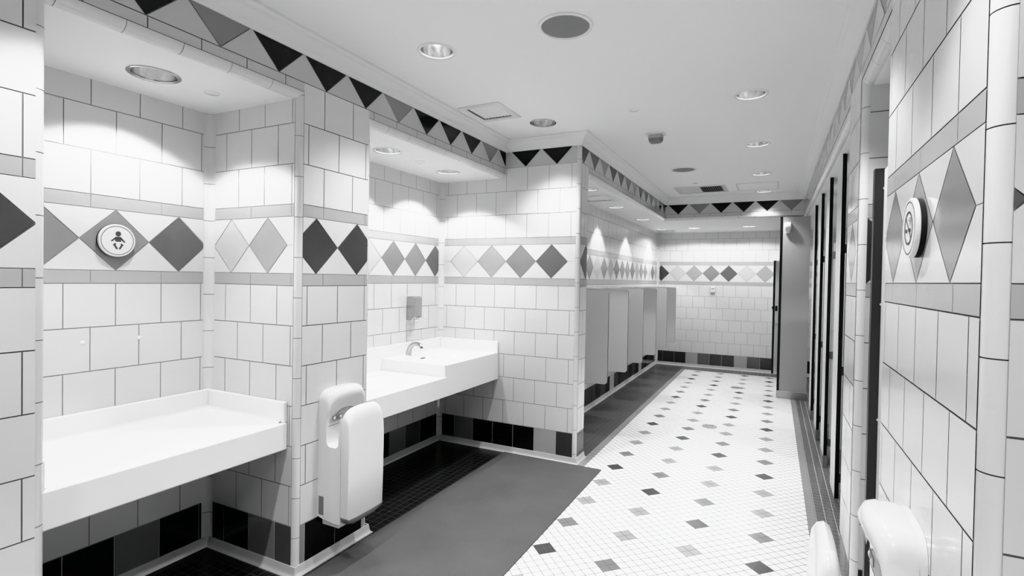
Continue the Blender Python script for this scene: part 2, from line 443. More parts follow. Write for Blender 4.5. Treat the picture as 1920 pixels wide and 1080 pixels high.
# cove at the floor
cp = [(0, COVE+.004), (.006, COVE+.004), (.008, COVE-.008), (.0095, .026), (.012, .014), (.016, .008), (.021, .005), (.023, .0)]
mb = MB(); sweep(mb, [(0, NEAR), (0, YA), (D1, YA), (D1, Y1), (0, Y1), (0, YB), (D2, YB), (D2, Y2), (XP, Y2), (XP, YS), (XU, YS), (XU, Y4), (2.16, Y4), (FARX, Y4)], cp, COVEM)
struct(mb.build('baseboard_left', smooth=True, angle=70, fix=False), 'white coved skirting along the left walls', 'skirting')
mb = MB(); sweep(mb, [(FARX, YP), (W, YP), (W, YR), (3.3, YR)], cp, COVEM); sweep(mb, [(3.3, YN1), (W, YN1), (W, YN0), (FARX, YN0)], cp, COVEM)
struct(mb.build('baseboard_right', smooth=True, angle=70, fix=False), 'white coved skirting along the right piers', 'skirting')

# ------------------------------------------------------------------ floor
mb = MB(); P45 = .0509; HDG = P45*math.sqrt(.5)
def ftile(poly, rg, m, z=.0008):
    q = clip(poly, rg)
    if q: mb.poly([(x, y, z) for x, y in q], m)
white = (.766, NEAR, 2.33, 9.12)
mb.poly([(x, y, 0) for x, y in rect(*white)], FGROUT)
PC = .3606; PR = .3545; HX = PC/10; HY = PR/10
i0 = round((white[0]-.99)/HX)-1; i1 = round((white[2]-.99)/HX)+2
j0 = round((white[1]-2.98)/HY)-2; j1 = round((white[3]-2.98)/HY)+2
for i in range(i0, i1):
    for j in range(j0, j1):
        if (i+j) % 2: continue
        # mosaic tile centres sit at odd offsets from an insert's centre
        cx = .99+i*HX+HX*0; cy = 2.98+(j+1)*HY
        m = FLOOR_W
        # the four tiles around each insert centre
        for ci in range(4):
            ux = (cx-(.99+ci*PC))/HX
            vy = (cy-2.98)/HY
            jj = round(vy/10)
            if abs(ux)+abs(vy-jj*10) < 1.5:
                m = [FLOOR_D, FLOOR_M, FLOOR_L, FLOOR_L][(jj+ci-3) % 4]
        ftile(inset([(cx-HX, cy), (cx, cy-HY), (cx+HX, cy), (cx, cy+HY)], .0017), white, m)
def straight(rg, m, grout, pitch=.0508, g=.0014, vary=None):
    mb.poly([(x, y, 0) for x, y in rect(*rg)], grout)
    nx = math.ceil((rg[2]-rg[0])/pitch); ny = math.ceil((rg[3]-rg[1])/pitch)
    for a in range(nx):
        for b in range(ny):
            ftile(inset(rect(rg[0]+a*pitch, rg[1]+b*pitch, rg[0]+(a+1)*pitch, rg[1]+(b+1)*pitch), g), rg, m)
straight((.70, NEAR, .766, 9.12), FLOOR_S, FGROUT, .066)
straight((D1, YA-.02, .70, Y2), FLOOR_K, FGROUT_D)
straight((0, NEAR, .70, YA-.02), FLOOR_K, FGROUT_D, .1)
straight((XU, Y2, .70, Y4), FLOOR_U, FGROUT_D)
straight((.70, 9.12, 2.33, Y4), FLOOR_R, FGROUT_L, .06)
straight((2.33, NEAR, 2.384, Y4), FLOOR_S, FGROUT, .0508)
straight((2.384, NEAR, 2.64, Y4), FLOOR_R, FGROUT_L, .0535)
straight((2.64, NEAR, FARX, Y4), FLOOR_R, FGROUT_L, .107)
struct(mb.build('floor', fix=False), 'white diagonal mosaic floor with grey diamond inserts and dark borders', 'floor')

# ------------------------------------------------------------------ ceilings with openings for the downlights
def ceiling(name, label, r, z, holes, m):
    pts = [Vector(p) for p in rect(*r)]; faces = [[0, 1, 2, 3]]; n = 4
    for (x, y, rad) in holes:
        k = 32; pts += [Vector((x+rad*math.cos(2*PI*i/k), y+rad*math.sin(2*PI*i/k))) for i in range(k)]
        faces.append(list(range(n, n+k))); n += k
    v, e, f, *_ = delaunay_2d_cdt(pts, [], faces, 0, 1e-5)
    mb = MB(); keep = []
    for t in f:
        c = sum((v[i] for i in t), Vector((0, 0)))/len(t)
        if any((c-Vector((x, y))).length < rad*.97 for x, y, rad in holes): continue
        if not (r[0]-1e-4 <= c.x <= r[2]+1e-4 and r[1]-1e-4 <= c.y <= r[3]+1e-4): continue
        keep.append(t)
    mb.faces([(p.x, p.y, z) for p in v], keep, m)
    return struct(mb.build(name, fix=False), label, 'ceiling')
RH = .086
MAIN = [(.50, 2.225), (.515, 3.565), (1.952, 3.53), (1.955, 4.81), (1.96, 6.12), (1.966, 7.30)]
N1 = [(-.35, 1.325)]; N2 = [(-.305, 2.79), (-.315, 3.53)]
UR = [(.49, 4.70), (.41, 5.95), (.425, 7.25), (.40, 8.75)]; EN = [(.935, 8.64), (1.745, 8.62)]
ceiling('ceiling', 'smooth pale painted ceiling of the main room', (0, NEAR, W, Y3), CEILZ, [(x, y, RH) for x, y in MAIN], CEIL)
mb = MB(); mb.poly([(W, NEAR, CEILZ), (FARX, NEAR, CEILZ), (FARX, YN0, CEILZ), (W, YN0, CEILZ)], CEIL)
struct(mb.build('ceiling_entrance', fix=False), 'pale painted ceiling by the entrance', 'ceiling')
ceiling('ceiling_changing_alcove', 'lowered painted ceiling over the changing alcove', (D1, YA-.03, -.04, Y1), SOFZ, [(x, y, RH) for x, y in N1], PLASTER)
ceiling('ceiling_washbasin_alcove', 'lowered painted ceiling over the washbasins', (D2, YB-.03, -.04, Y2), SOFZ, [(x, y, RH) for x, y in N2], PLASTER)
ceiling('ceiling_urinals', 'lowered painted ceiling over the urinals', (XU, YS, XP-.04, Y4), SOFZ, [(x, y, RH) for x, y in UR], PLASTER)
ceiling('ceiling_end', 'lowered painted ceiling at the far end', (XP-.04, Y3+.04, FARX, Y4), SOFZ, [(x, y, RH) for x, y in EN], PLASTER)
ceiling('ceiling_stalls', 'lowered painted ceiling over the stalls', (W+.04, YN1, FARX, Y3+.04), SOFZ, [], PLASTER)

# ------------------------------------------------------------------ downlights
def downlight():
    t = thing('recessed_downlight', '', 'downlight', group='recessed downlights in the ceilings')
    mb = MB(); mb.lathe([(.101, .0), (.100, -.003), (.097, -.005), (.089, -.005), (.0845, -.003), (.083, .004)], PLAST); mb.build('trim_ring', t, smooth=True)
    mb = MB()
    mb.lathe([(.0825, .003), (.081, .02), (.076, .05), (.068, .08), (.058, .105)], REFLECT, seg=48); r = mb.build('reflector', t, smooth=True, fix=False)
    mb = MB(); mb.lathe([(.06, .105), (.04, .103), (.0, .102)], BULB, seg=32); mb.build('lamp_lens', t, smooth=True, fix=False)
    mb = MB(); mb.lathe([(.024, .104), (.026, .085), (.022, .068), (.012, .06), (0, .058)], BULB, seg=20); mb.build('bulb', t, smooth=True, fix=False)
    return t
dl = downlight()
LIGHTS = []
def place_light(x, y, z, label, first=[True]):
    if first[0]:
        first[0] = False; dl.location = (x, y, z); dl['label'] = label
        return dl
    return dup(dl, (x, y, z), 0, label)
def dark_ring(t):
    for c in t.children:
        if c.name.startswith('trim_ring'):
            c.data = c.data.copy(); c.data.materials[0] = CHROME_D; c['label'] = 'darker metal rim'
labs = ['round recessed ceiling downlight nearest the left crown moulding', 'round recessed ceiling downlight with dark rim beyond the square air vent',
        'nearest downlight of the right-hand ceiling row', 'second downlight of the right-hand ceiling row, past the motion sensor',
        'third downlight of the right-hand ceiling row, beside the far round speaker', 'farthest downlight of the right-hand ceiling row, by the end lintel']
for (x, y), l in zip(MAIN, labs):
    t = place_light(x, y, CEILZ, l)
    if 'dark rim' in l: dark_ring(t)
dark_ring(place_light(*N1[0], SOFZ, 'large recessed downlight over the baby changing counter'))
for (x, y), l in zip(N2, ['recessed downlight over the low near end of the washbasin counter', 'recessed downlight over the raised far end of the washbasin counter']): place_light(x, y, SOFZ, l)
for (x, y), l in zip(UR, ['recessed downlight over the urinals, nearest, half hidden by the stub wall', 'second recessed downlight over the urinals, past the soffit vent', 'third recessed downlight over the urinals', 'farthest recessed downlight over the urinals, in the corner']): place_light(x, y, SOFZ, l)
for (x, y), l in zip(EN, ['recessed downlight in the far soffit, left one before the end wall', 'recessed downlight in the far soffit, right one before the end wall']): place_light(x, y, SOFZ, l)

def spot(x, y, z, e, half, blend=.25, rad=.03):
    l = bpy.data.lights.new('ceiling_spot_lamp', 'SPOT'); l.energy = e; l.spot_size = math.radians(2*half); l.spot_blend = blend; l.shadow_soft_size = rad
    o = bpy.data.objects.new('ceiling_spot_lamp', l); C.objects.link(o); o.location = (x, y, z)
    return o
E_MAIN, E_NICHE, E_UR, E_EN = 50, 21, 20, 23
for x, y in MAIN: spot(x, y, CEILZ-.008, E_MAIN*1.06, 52, .9)
for x, y in [(.50, .9), (.5, -.45), (1.95, 2.22), (1.95, .9), (1.95, -.45), (.5, -1.8), (1.95, -1.8)]: spot(x, y, CEILZ-.012, E_MAIN, 52, .35)  # unseen, no fixtures: ceiling grid carried on, those behind the camera added as fill
spot(*N1[0], SOFZ-.008, E_NICHE, 60, .22)
for x, y in N2: spot(x, y, SOFZ-.008, E_NICHE, 58, .22)
for x, y in UR: spot(x, y, SOFZ-.008, E_UR, 42, .2)
for x, y in EN: spot(x, y, SOFZ-.008, E_EN, 80, .12)
for x, y in [(3.2, 4.5), (3.2, 6.0), (3.2, 8.4)]: spot(x, y, SOFZ-.01, 30, 62, .3)
spot(3.3, 0, CEILZ-.01, 50, 60, .3)

# ------------------------------------------------------------------ ceiling fittings
def speaker(x, y, label):
    t = thing('ceiling_speaker', label, 'speaker', (x, y, CEILZ), group='round ceiling speakers')
    mb = MB(); mb.lathe([(.128, 0), (.127, -.005), (.122, -.008), (.114, -.008), (.111, -.004)], PLAST, seg=48); mb.build('rim', t, smooth=True)
    mb = MB(); mb.lathe([(.112, -.004), (.08, -.0055), (.04, -.0062), (0, -.0065)], GRILLE, seg=48); mb.build('grille', t, smooth=True)
speaker(1.21, 2.245, 'large round ceiling speaker with grey mesh and white rim, nearest')
speaker(1.225, 5.61, 'small looking grey round ceiling speaker before the far ceiling vent')

def vent(name, x0, y0, x1, y1, z, label, n=9, dark_half=False):
    cx, cy = (x0+x1)/2, (y0+y1)/2; a, b = (x1-x0)/2, (y1-y0)/2; fr = .045 if a > .13 else .03
    t = thing(name, label, 'vent', (cx, cy, z))
    mb = MB()
    for r in ((-a, -b, a, -b+fr), (-a, b-fr, a, b), (-a, -b+fr, -a+fr, b-fr), (a-fr, -b+fr, a, b-fr)):
        mb.box((r[0], r[1], -.008), (r[2], r[3], -.0005), PLAST)
    mb.build('frame', t)
    mb = MB(); mb.poly([(-a+fr, -b+fr, -.001), (a-fr, -b+fr, -.001), (a-fr, b-fr, -.001), (-a+fr, b-fr, -.001)], DARK); mb.build('backing', t)
    ia = a-fr
    for k in range(n):
        g0 = 0 if dark_half else .022; u = -ia+g0+(2*ia-g0)*(k+.5)/n; w = ia/n*1.2
        mb = MB(); s = -1 if dark_half and u > 0 else 1
        q = .92 if s > 0 else .42; zl, zr = (-.008, -.002) if s > 0 else (-.002, -.010)
        mb.faces([(u-w*.8*q, -b+fr+.004, zl), (u+w*.8*q, -b+fr+.004, zr), (u+w*.8*q, b-fr-.024, zr), (u-w*.8*q, b-fr-.024, zl)], [(0, 1, 2, 3)], PLAST)
        mb.build('slat', t, fix=False)
    return t
vent('air_vent', .105, 3.02, .43, 3.36, CEILZ, 'square white slatted air vent by the left crown moulding', 8)
vent('air_vent', .945, 6.64, 1.55, 7.16, CEILZ, 'wide rectangular ceiling air vent near the far lintel', 20, True)
vent('air_vent', .22, 5.08, .565, 5.45, SOFZ, 'square air vent in the soffit above the urinals', 8)
vent('air_vent', .28, 8.86, .56, 9.1, SOFZ, 'small air vent in the soffit at the far left corner', 6)

t = thing('motion_sensor', 'white ceiling motion sensor with dark lower lens', 'sensor', (1.228, 4.19, CEILZ))
mb = MB(); mb.box((-.075, -.05, -.008), (.075, .05, -.0005), PLAST); mb.build('mounting_plate', t, bevel=.002)
def rrect(hx, hy, r, n=5):
    out = []
    for cx, cy, a0 in ((hx-r, hy-r, 0), (-hx+r, hy-r, 90), (-hx+r, -hy+r, 180), (hx-r, -hy+r, 270)):
        for i in range(n+1):
            a = math.radians(a0+90*i/n); out.append((cx+r*math.cos(a), cy+r*math.sin(a)))
    return out
def ring(hx, hy, r, z, dx=0, dy=0): return [(x+dx, y+dy, z) for x, y in rrect(hx, hy, r)]
mb = MB(); mb.loft([ring(.055, .04, .012, -.007), ring(.055, .04, .012, -.036)], PLAST_LG); mb.build('housing', t, smooth=True)
mb = MB(); mb.loft([ring(.054, .039, .014, -.036), ring(.052, .037, .018, -.056), ring(.042, .03, .02, -.068), ring(.026, .018, .012, -.073)], PLAST_G); mb.build('lens', t, smooth=True)

t = thing('access_panel', 'flush square access panel in the far ceiling', 'panel', (1.9, 6.9, CEILZ))
mb = MB()
for r in ((-.23, -.25, .23, -.24), (-.23, .24, .23, .25), (-.23, -.24, -.22, .24), (.22, -.24, .23, .24)): mb.box((r[0], r[1], -.004), (r[2], r[3], -.0004), PLAST)
mb.build('frame', t)
mb = MB(); mb.box((-.217, -.237, -.003), (.217, .237, -.0004), CEIL); mb.build('hatch', t)
for x, y, z, l in ((1.213, 3.54, CEILZ, 'small flat sprinkler cap on the ceiling before the motion sensor'), (1.235, 6.44, CEILZ, 'small dark edged sprinkler cap just before the wide far vent'),
                   (-.34, 1.575, SOFZ, 'small round sprinkler cap over the changing counter'), (-.31, 3.15, SOFZ, 'faint round sprinkler cap between the two washbasin downlights')):
    mb = MB(); mb.lathe([(.034, 0), (.034, -.002), (.030, -.004), (0, -.0045)], PLAST, c=(0, 0, 0), seg=28); o = mb.build('sprinkler_cap', smooth=True, angle=50)
    o.location = (x, y, z); tag(o, l, 'sprinkler cap', 'sprinkler caps')

# ------------------------------------------------------------------ changing counter
def softbox(name, parent, a, b, bevel=.006, m=SOLID):
    mb = MB(); mb.box(a, b, m); return mb.build(name, parent, bevel=bevel, segs=4)
ct = thing('changing_counter', 'white solid surface baby changing counter with raised rims in the left alcove', 'counter', (D1/2, (YA+Y1)/2, 0))
ox, oy = D1/2, (YA+Y1)/2
def loc(a): return (a[0]-ox, a[1]-oy, a[2])
fx = -.055
softbox('deck', ct, loc((D1+.002, YA+.002, .74)), loc((fx-.018, Y1-.002, .765)), .004)
softbox('front_apron', ct, loc((fx-.03, YA+.002, .632)), loc((fx, Y1-.004, .7665)), .007)
softbox('backsplash', ct, loc((D1+.002, YA+.002, .7655)), loc((D1+.022, Y1-.002, .870)), .006)
softbox('side_splash', ct, loc((D1+.022, Y1-.022, .7655)), loc((fx-.004, Y1-.002, .870)), .006)
softbox('side_splash', ct, loc((D1+.022, YA+.002, .7655)), loc((fx-.004, YA+.022, .870)), .006)
mb = MB()   # coved joint round the deck
pf = [(.0, .018), (.0015, .011), (.005, .005), (.011, .0015), (.018, 0)]
sweep(mb, [loc((fx-.03, YA+.022, 0))[:2], loc((D1+.022, YA+.022, 0))[:2], loc((D1+.022, Y1-.022, 0))[:2], loc((fx-.03, Y1-.022, 0))[:2]], [(o, .765+z) for o, z in pf], SOLID)
mb.build('coved_joint', ct, smooth=True, angle=80, fix=False)
for y, z, l in ((1.213, 1.18, 'small white screw plug in the tile above the changing counter, left one'), (1.443, 1.182, 'small white screw plug in the tile above the changing counter, right one')):
    mb = MB(); mb.lathe([(.010, .0016), (.009, .003), (.006, .0042), (0, .0046)], PLAST, axis='x', seg=20); o = mb.build('screw_plug', smooth=True, angle=60)
    o.location = (D1, y, z); tag(o, l, 'screw plug', 'screw plugs on the alcove wall')

# ------------------------------------------------------------------ washbasin counter
vt = thing('washbasin_counter', 'white two-level solid surface washbasin counter in the right alcove', 'counter', (D2/2, 3.12, 0))
ox, oy = D2/2, 3.12
vx = -.038; ZH = .857; ZLo = .768; YST = 3.15
def deck_field(name, x0, y0, x1, y1, z, bowl, cx, cy, rx, ry, zbot):
    mb = MB(); nx, ny = 44, 56; pts = []
    for i in range(nx+1):
        for j in range(ny+1):
            x = x0+(x1-x0)*i/nx; y = y0+(y1-y0)*j/ny
            q = math.sqrt(((x-cx)/rx)**2+((y-cy)/ry)**2); d = 0
            if q < 1: d = bowl*(1-q**3)**1.2
            pts.append(loc((x, y, z-d)))
    fs = [(i*(ny+1)+j, i*(ny+1)+j+1, (i+1)*(ny+1)+j+1, (i+1)*(ny+1)+j) for i in range(nx) for j in range(ny)]
    mb.faces(pts, fs, SOLID)
    return mb.build(name, vt, smooth=True, angle=80, fix=False)
deck_field('low_deck', D2+.002, YB+.002, vx-.004, YST, ZLo, .09, -.33, 2.72, .20, .27, .62)
deck_field('high_deck', D2+.002, YST, vx-.004, Y2-.002, ZH, .10, -.30, 3.60, .19, .22, .62)
mb = MB(); e = .0012
pr_ = [(YB+.002, .625), (Y2-.004, .625), (Y2-.004, ZH+.0015), (YST+.0, ZH+.0015), (YST+.0, ZLo+.0015), (YB+.002, ZLo+.0015)]
mb.prism([(y-oy, z) for y, z in pr_], 'x', vx-.022-ox, vx-ox, SOLID); mb.build('front_apron', vt, bevel=.005)
softbox('step_riser', vt, loc((D2+.004, YST-.012, ZLo-.01)), loc((vx-.006, YST+.006, ZH+.0012)), .004)
softbox('backsplash', vt, loc((D2+.002, YB+.002, ZLo-.01)), loc((D2+.022, Y2-.002, .953)), .006)
softbox('side_splash', vt, loc((D2+.022, Y2-.022, ZH-.01)), loc((vx-.001, Y2-.002, .953)), .006)
for q in ((loc((D2+.002, YB+.002, .63)), loc((vx-.03, YB+.02, .75))), (loc((D2+.002, Y2-.02, .64)), loc((vx-.03, Y2-.003, .84)))):
    mb = MB(); mb.box(*q, SOLID); mb.build('end_support', vt)
mb = MB(); mb.prism([(a*.030, b*.013) for a, b in rrect(1, 1, .99, 4)], 'z', 0, .0035, DARK); o = mb.build('overflow_slot', vt); o.location = loc((-.39, 3.33, ZH-.001)); o.rotation_euler = (0, 0, PI/2)
o['label'] = 'small black overflow slot'

t = thing('faucet', 'curved chrome sensor faucet on the raised washbasin deck', 'faucet', (-.585, 3.395, ZH))
mb = MB(); mb.lathe([(.027, .0), (.027, .004), (.022, .007), (.0, .008)], CHROME, seg=28); mb.build('base_ring', t, smooth=True)
pth = [(0, 0, .004), (.004, 0, .03), (.016, 0, .062), (.04, 0, .088), (.072, 0, .099), (.105, 0, .094), (.135, -.0, .078)]
mb = MB()
def cr(pts, n=5):
    P = [Vector(p) for p in pts]; out = []
    for i in range(len(P)-1):
        p0 = P[max(i-1, 0)]; p1 = P[i]; p2 = P[i+1]; p3 = P[min(i+2, len(P)-1)]
        for k in range(n):
            u = k/n; out.append(.5*((2*p1)+(p2-p0)*u+(2*p0-5*p1+4*p2-p3)*u*u+(3*p1-p0-3*p2+p3)*u**3))
    out.append(P[-1]); return out
pp = cr(pth); mb.tube(pp, [.023-.008*i/(len(pp)-1) for i in range(len(pp))], CHROME_D, 18); mb.build('spout', t, smooth=True, angle=60)
mb = MB(); mb.lathe([(.0125, 0), (.0125, -.006), (.009, -.008), (0, -.008)], PLAST_G, seg=18); o = mb.build('aerator', t, smooth=True); o.location = (.131, 0, .073)

t = thing('soap_dispenser', 'brushed steel wall soap dispenser above the washbasin', 'soap dispenser', (D2+.0015, 3.505, 1.14))
mb = MB(); mb.prism([(0, .0), (.052, .0), (.06, .012), (.085, .03), (.085, .185), (.07, .198), (0, .198)], 'y', -.049, .049, BRUSHED); mb.build('housing', t, bevel=.003)
mb = MB(); mb.lathe([(.011, 0), (.011, .003), (0, .003)], PLAST_LG, axis='x', seg=4); o = mb.build('level_window', t); o.location = (.085, 0, .075); o.rotation_euler = (PI/4, 0, 0)
mb = MB(); mb.box((.05, -.03, .018), (.118, .03, .026), CHROME); mb.build('push_lever', t, bevel=.002)
mb = MB(); mb.lathe([(.009, .018), (.009, .0), (.006, -.008), (0, -.008)], CHROME, c=(.06, 0, 0), seg=16); mb.build('nozzle', t, smooth=True)

t = thing('drain_pipe', 'short chrome pipe end hanging under the washbasin counter', 'pipe', (-.30, 3.41, .468))
mb = MB(); mb.lathe([(.0, 0), (.016, 0), (.018, .004), (.018, .285)], SATIN, seg=20); mb.build('tailpiece', t, smooth=True)
mb = MB(); mb.lathe([(.023, .06), (.023, .11), (.019, .115)], SATIN, seg=20); mb.build('collar', t, smooth=True)

# ------------------------------------------------------------------ hand dryers
def dryer():
    t = thing('hand_dryer', 'white upright jet hand dryer on the left pier by the washbasins', 'hand dryer', (.0018, 2.062, .235), group='upright jet hand dryers')
    hw = .131
    def slab(name, prof, m, ztop, rtop, zbot=None, rbot=None, parent=t, w=hw, arch=0.0, bevel=.0, bulge=0.0):
        """extrude an (x,z) profile across y with rounded top (and bottom) corners"""
        ys = []
        n = 7
        for i in range(n+1):
            a = PI/2*i/n; ys.append(w-rtop+rtop*math.sin(a))
        ys = sorted(set([-y for y in ys]+ys+[w*k/6 for k in range(-3, 4)]))
        rings = []
        for y in ys:
            d = max(0, abs(y)-(w-rtop)); drop = rtop-math.sqrt(max(0, rtop*rtop-d*d))+arch*(y/w)**2
            dr2 = 0
            if rbot:
                d2 = max(0, abs(y)-(w-rbot)); dr2 = rbot-math.sqrt(max(0, rbot*rbot-d2*d2))
            r = []
            for x, z in prof:
                if bulge and z > .5 and .03 < x < .12: x += bulge*max(0, min(1, (z-.572)/.075))*(1-(y/w)**2)
                zz = min(z, z if z < ztop-.09 else (z-drop))
                if rbot and z < zbot+.05: zz = zz+dr2*max(0, 1-(z-zbot)/.05)
                r.append((x, y, zz))
            rings.append(r)
        mb = MB(); mb.loft(rings, m); return mb.build(name, parent, smooth=True, angle=50, bevel=bevel)
    # side profile of the back body: a U whose slot opens upwards
    body = [(0, .018), (0, .12), (0, .30), (0, .50), (0, .60), (0, .655), (0, .676), (.02, .681), (.038, .681), (.058, .674), (.070, .650), (.071, .625), (.066, .595), (.060, .56), (.057, .52), (.056, .44),
            (.058, .408), (.066, .394), (.080, .388), (.118, .388), (.132, .394), (.139, .408), (.141, .44), (.146, .50), (.1535, .545), (.1545, .50), (.1545, .30), (.1545, .12), (.154, .004), (.12, .0), (.04, .008)]
    slab('body', body, PLAST, .681, .055, bevel=0, arch=.012, bulge=.034)
    shell = [(.1565, .0), (.1565, .20), (.1565, .40), (.152, .52), (.1525, .565), (.160, .587), (.174, .596), (.190, .590), (.202, .570), (.207, .53), (.209, .40), (.207, .20), (.203, .03), (.196, .006), (.18, -.004)]
    slab('front_shell', shell, PLAST, .596, .05, -.004, .05, arch=.014, w=.1285)
    sh = [(.1575, -.009), (.1575, .03), (.175, .03), (.2075, .03), (.2065, .012), (.199, .0), (.183, -.010)]
    b = slab('base_band', sh, PLAST_G, 9, .01, -.010, .05, w=.1292); b['label'] = 'grey lower band'
    mb = MB(); mb.box((.02, -.118, -.026), (.135, .118, .006), PLAST); mb.build('drip_tray', t, bevel=.004)
    for sgn in (-1, 1):
        mb = MB(); mb.box((.008, sgn*(hw+.0002), .03), (.042, sgn*(hw+.0014), .125), PLAST_G); mb.build('side_vent', t)
    # nozzle arc on the slot's back wall
    mb = MB(); n = 24; pts = []
    for i in range(n+1):
        y = -.112+.224*i/n; a = 1-(y/.112)**2
        pts += [(.0625, y, .505+.0*a), (.0625, y, .507+.062*a)]
    mb.faces(pts, [(2*i, 2*i+1, 2*i+3, 2*i+2) for i in range(n)], PLAST_LG); nz = mb.build('nozzle_panel', t, fix=False)
    mb = MB()
    for i in range(26):
        y = -.095+.19*i/25; z = .507+.062*(1-(y/.112)**2)-.004
        mb.poly([(.0632, y-.0016, z-.002), (.0632, y+.0016, z-.002), (.0632, y+.0016, z+.002), (.0632, y-.0016, z+.002)], DARK)
    mb.build('nozzle_hole', nz, fix=False)
    mb = MB(); mb.box((.0605, -.095, .513), (.0648, -.03, .537), PLAST_G); sw = mb.build('sensor_window', t, bevel=.002)
    mb = MB()
    for y in (-.084, -.041):
        mb = MB(); mb.lathe([(.009, .0648), (.006, .0675), (0, .0682)], PLAST, axis='x', c=(0, y, .525), seg=18)
        mb.build('sensor_lens', sw, smooth=True)
    mb = MB(); mb.box((.0585, -.12, .489), (.0600, .12, .491), PLAST_G); mb.build('seam', t)
    return t, slab
hd1, slab = dryer()
DRX, DRY = W-.0168, 1.575
hd2 = dup(hd1, (DRX, DRY, .25), PI, 'white upright jet hand dryer on the nearest right pier, partly out of frame')
slab('mounting_plate', [(-.0148, .03), (-.0148, .60), (-.0148, .678), (.001, .678), (.001, .60), (.001, .03)], PLAST, .678, .055, parent=hd2, arch=.012)

# ------------------------------------------------------------------ signs
def disc(face_axis_sign, t, R):
    s = face_axis_sign
    mb = MB(); mb.lathe([(R*.985, s*.001), (R*.985, s*.012)], DARK, axis='x', seg=64); mb.build('backing', t, smooth=True, fix=False)['label'] = 'shadow gap behind the sign, painted dark'  # dark cylinder stands in for the shadow behind the raised disc
    mb = MB(); mb.lathe([(R*.985, s*.012), (R, s*.013), (R, s*.020), (R*.975, s*.023), (0, s*.023)], SIGNW, axis='x', seg=64); mb.build('disc', t, smooth=True, angle=40)
    mb = MB(); n = 64; r0, r1 = R*.855, R*.885
    pts = [(s*.0236, r*math.cos(2*PI*k/n), r*math.sin(2*PI*k/n)) for r in (r0, r1) for k in range(n)]
    mb.faces(pts, [(k, (k+1) % n, n+(k+1) % n, n+k) for k in range(n)], INK); mb.build('border_ring', t, fix=False)
t = thing('baby_changing_sign', 'round white sign with a baby pictogram on a grey diamond tile', 'sign', (D1+.0018, 1.336, 1.648))
disc(1, t, .076)
mb = MB(); k = .076/253
def px(p, dz=0): return (.0238, (p[0]-428)*k*.93, (540-p[1])*k*1.05)
def pg(L): mb.poly([px(p) for p in L], INK)
n = 28; pg([(438+41*math.cos(2*PI*i/n), 440+38*math.sin(2*PI*i/n)) for i in range(n)])
pg([(402, 485), (474, 485), (486, 500), (480, 555), (394, 555), (388, 500)])
pg([(402, 485), (388, 525), (350, 556), (336, 556), (331, 545)]); pg([(474, 485), (544, 556), (538, 568), (526, 566), (482, 528)])
pg([(360, 602), (372, 590), (396, 577), (408, 590), (398, 606), (382, 626)]); pg([(382, 626), (398, 606), (432, 655), (424, 669), (408, 668)])
pg([(516, 606), (505, 594), (482, 580), (470, 592), (478, 606), (496, 628)]); pg([(496, 628), (478, 606), (446, 655), (452, 669), (468, 668)])
mb.build('pictogram', t, fix=False)['label'] = 'dark baby pictogram'

t = thing('no_smoking_sign', 'round white no smoking sign on the nearest right pier', 'sign', (W-.0018, 1.612, 1.648))
disc(-1, t, .076)
mb = MB(); fxx = -.0238; R = .043; n = 48
def sp(u, v): return (fxx, -u, v)     # u to the viewer's right
mb.faces([sp(r*math.cos(2*PI*q/n), r*math.sin(2*PI*q/n)) for r in (R*.87, R) for q in range(n)], [(q, (q+1) % n, n+(q+1) % n, n+q) for q in range(n)], INK)
def bar(u0, v0, u1, v1, w):
    d = Vector((u1-u0, v1-v0)).normalized(); a = Vector((-d.y, d.x))*w/2
    mb.poly([sp(u0+a.x, v0+a.y), sp(u1+a.x, v1+a.y), sp(u1-a.x, v1-a.y), sp(u0-a.x, v0-a.y)], INK)
bar(-R*.68, R*.66, R*.68, -R*.66, .005)
bar(-.030, -.006, -.010, -.006, .009); bar(.004, -.006, .020, -.006, .009); bar(.022, -.006, .026, -.006, .009)
for u, v in ((.012, .010), (.020, .012)): bar(u, v-.008, u, v+.004, .002)
bar(.004, .018, .022, .018, .002); bar(.004, .018, .004, .026, .002); bar(.012, .024, .024, .024, .002); bar(.024, .006, .024, .024, .002)
mb.build('pictogram', t, fix=False)['label'] = 'dark no smoking pictogram'

# ------------------------------------------------------------------ mat, drains
mb = MB(); xs = (.05, .915); ys = (NEAR+.2, 3.912); n = 40
mb.box((xs[0]-.4825, ys[0]-.756, 0), (xs[1]-.4825, ys[1]-.756, .009), RUBBER); o = mb.build('rubber_mat', bevel=.003, segs=2); o.location = (.4825, .756, .0012)
tag(o, 'dark grey textured rubber floor mat in front of the counters', 'mat')
for x, y, l in ((1.535, 5.65, 'round floor drain in the white mosaic, nearer one'), (1.65, 7.93, 'round floor drain in the white mosaic, farther one')):
    t = thing('floor_drain', l, 'drain', (x, y, .001), group='round floor drains')
    mb = MB(); mb.lathe([(.075, 0), (.074, .003), (.062, .004), (.062, .0025)], DRAINM, seg=32); mb.build('ring', t, smooth=True)
    mb = MB(); mb.lathe([(.062, .0025), (0, .003)], DRAINM, seg=32)
    for k in range(8):
        a = 2*PI*k/8; mb.box((.035*math.cos(a)-.008, .035*math.sin(a)-.003, .0029), (.035*math.cos(a)+.008, .035*math.sin(a)+.003, .0034), DARK)
    mb.build('grate', t)

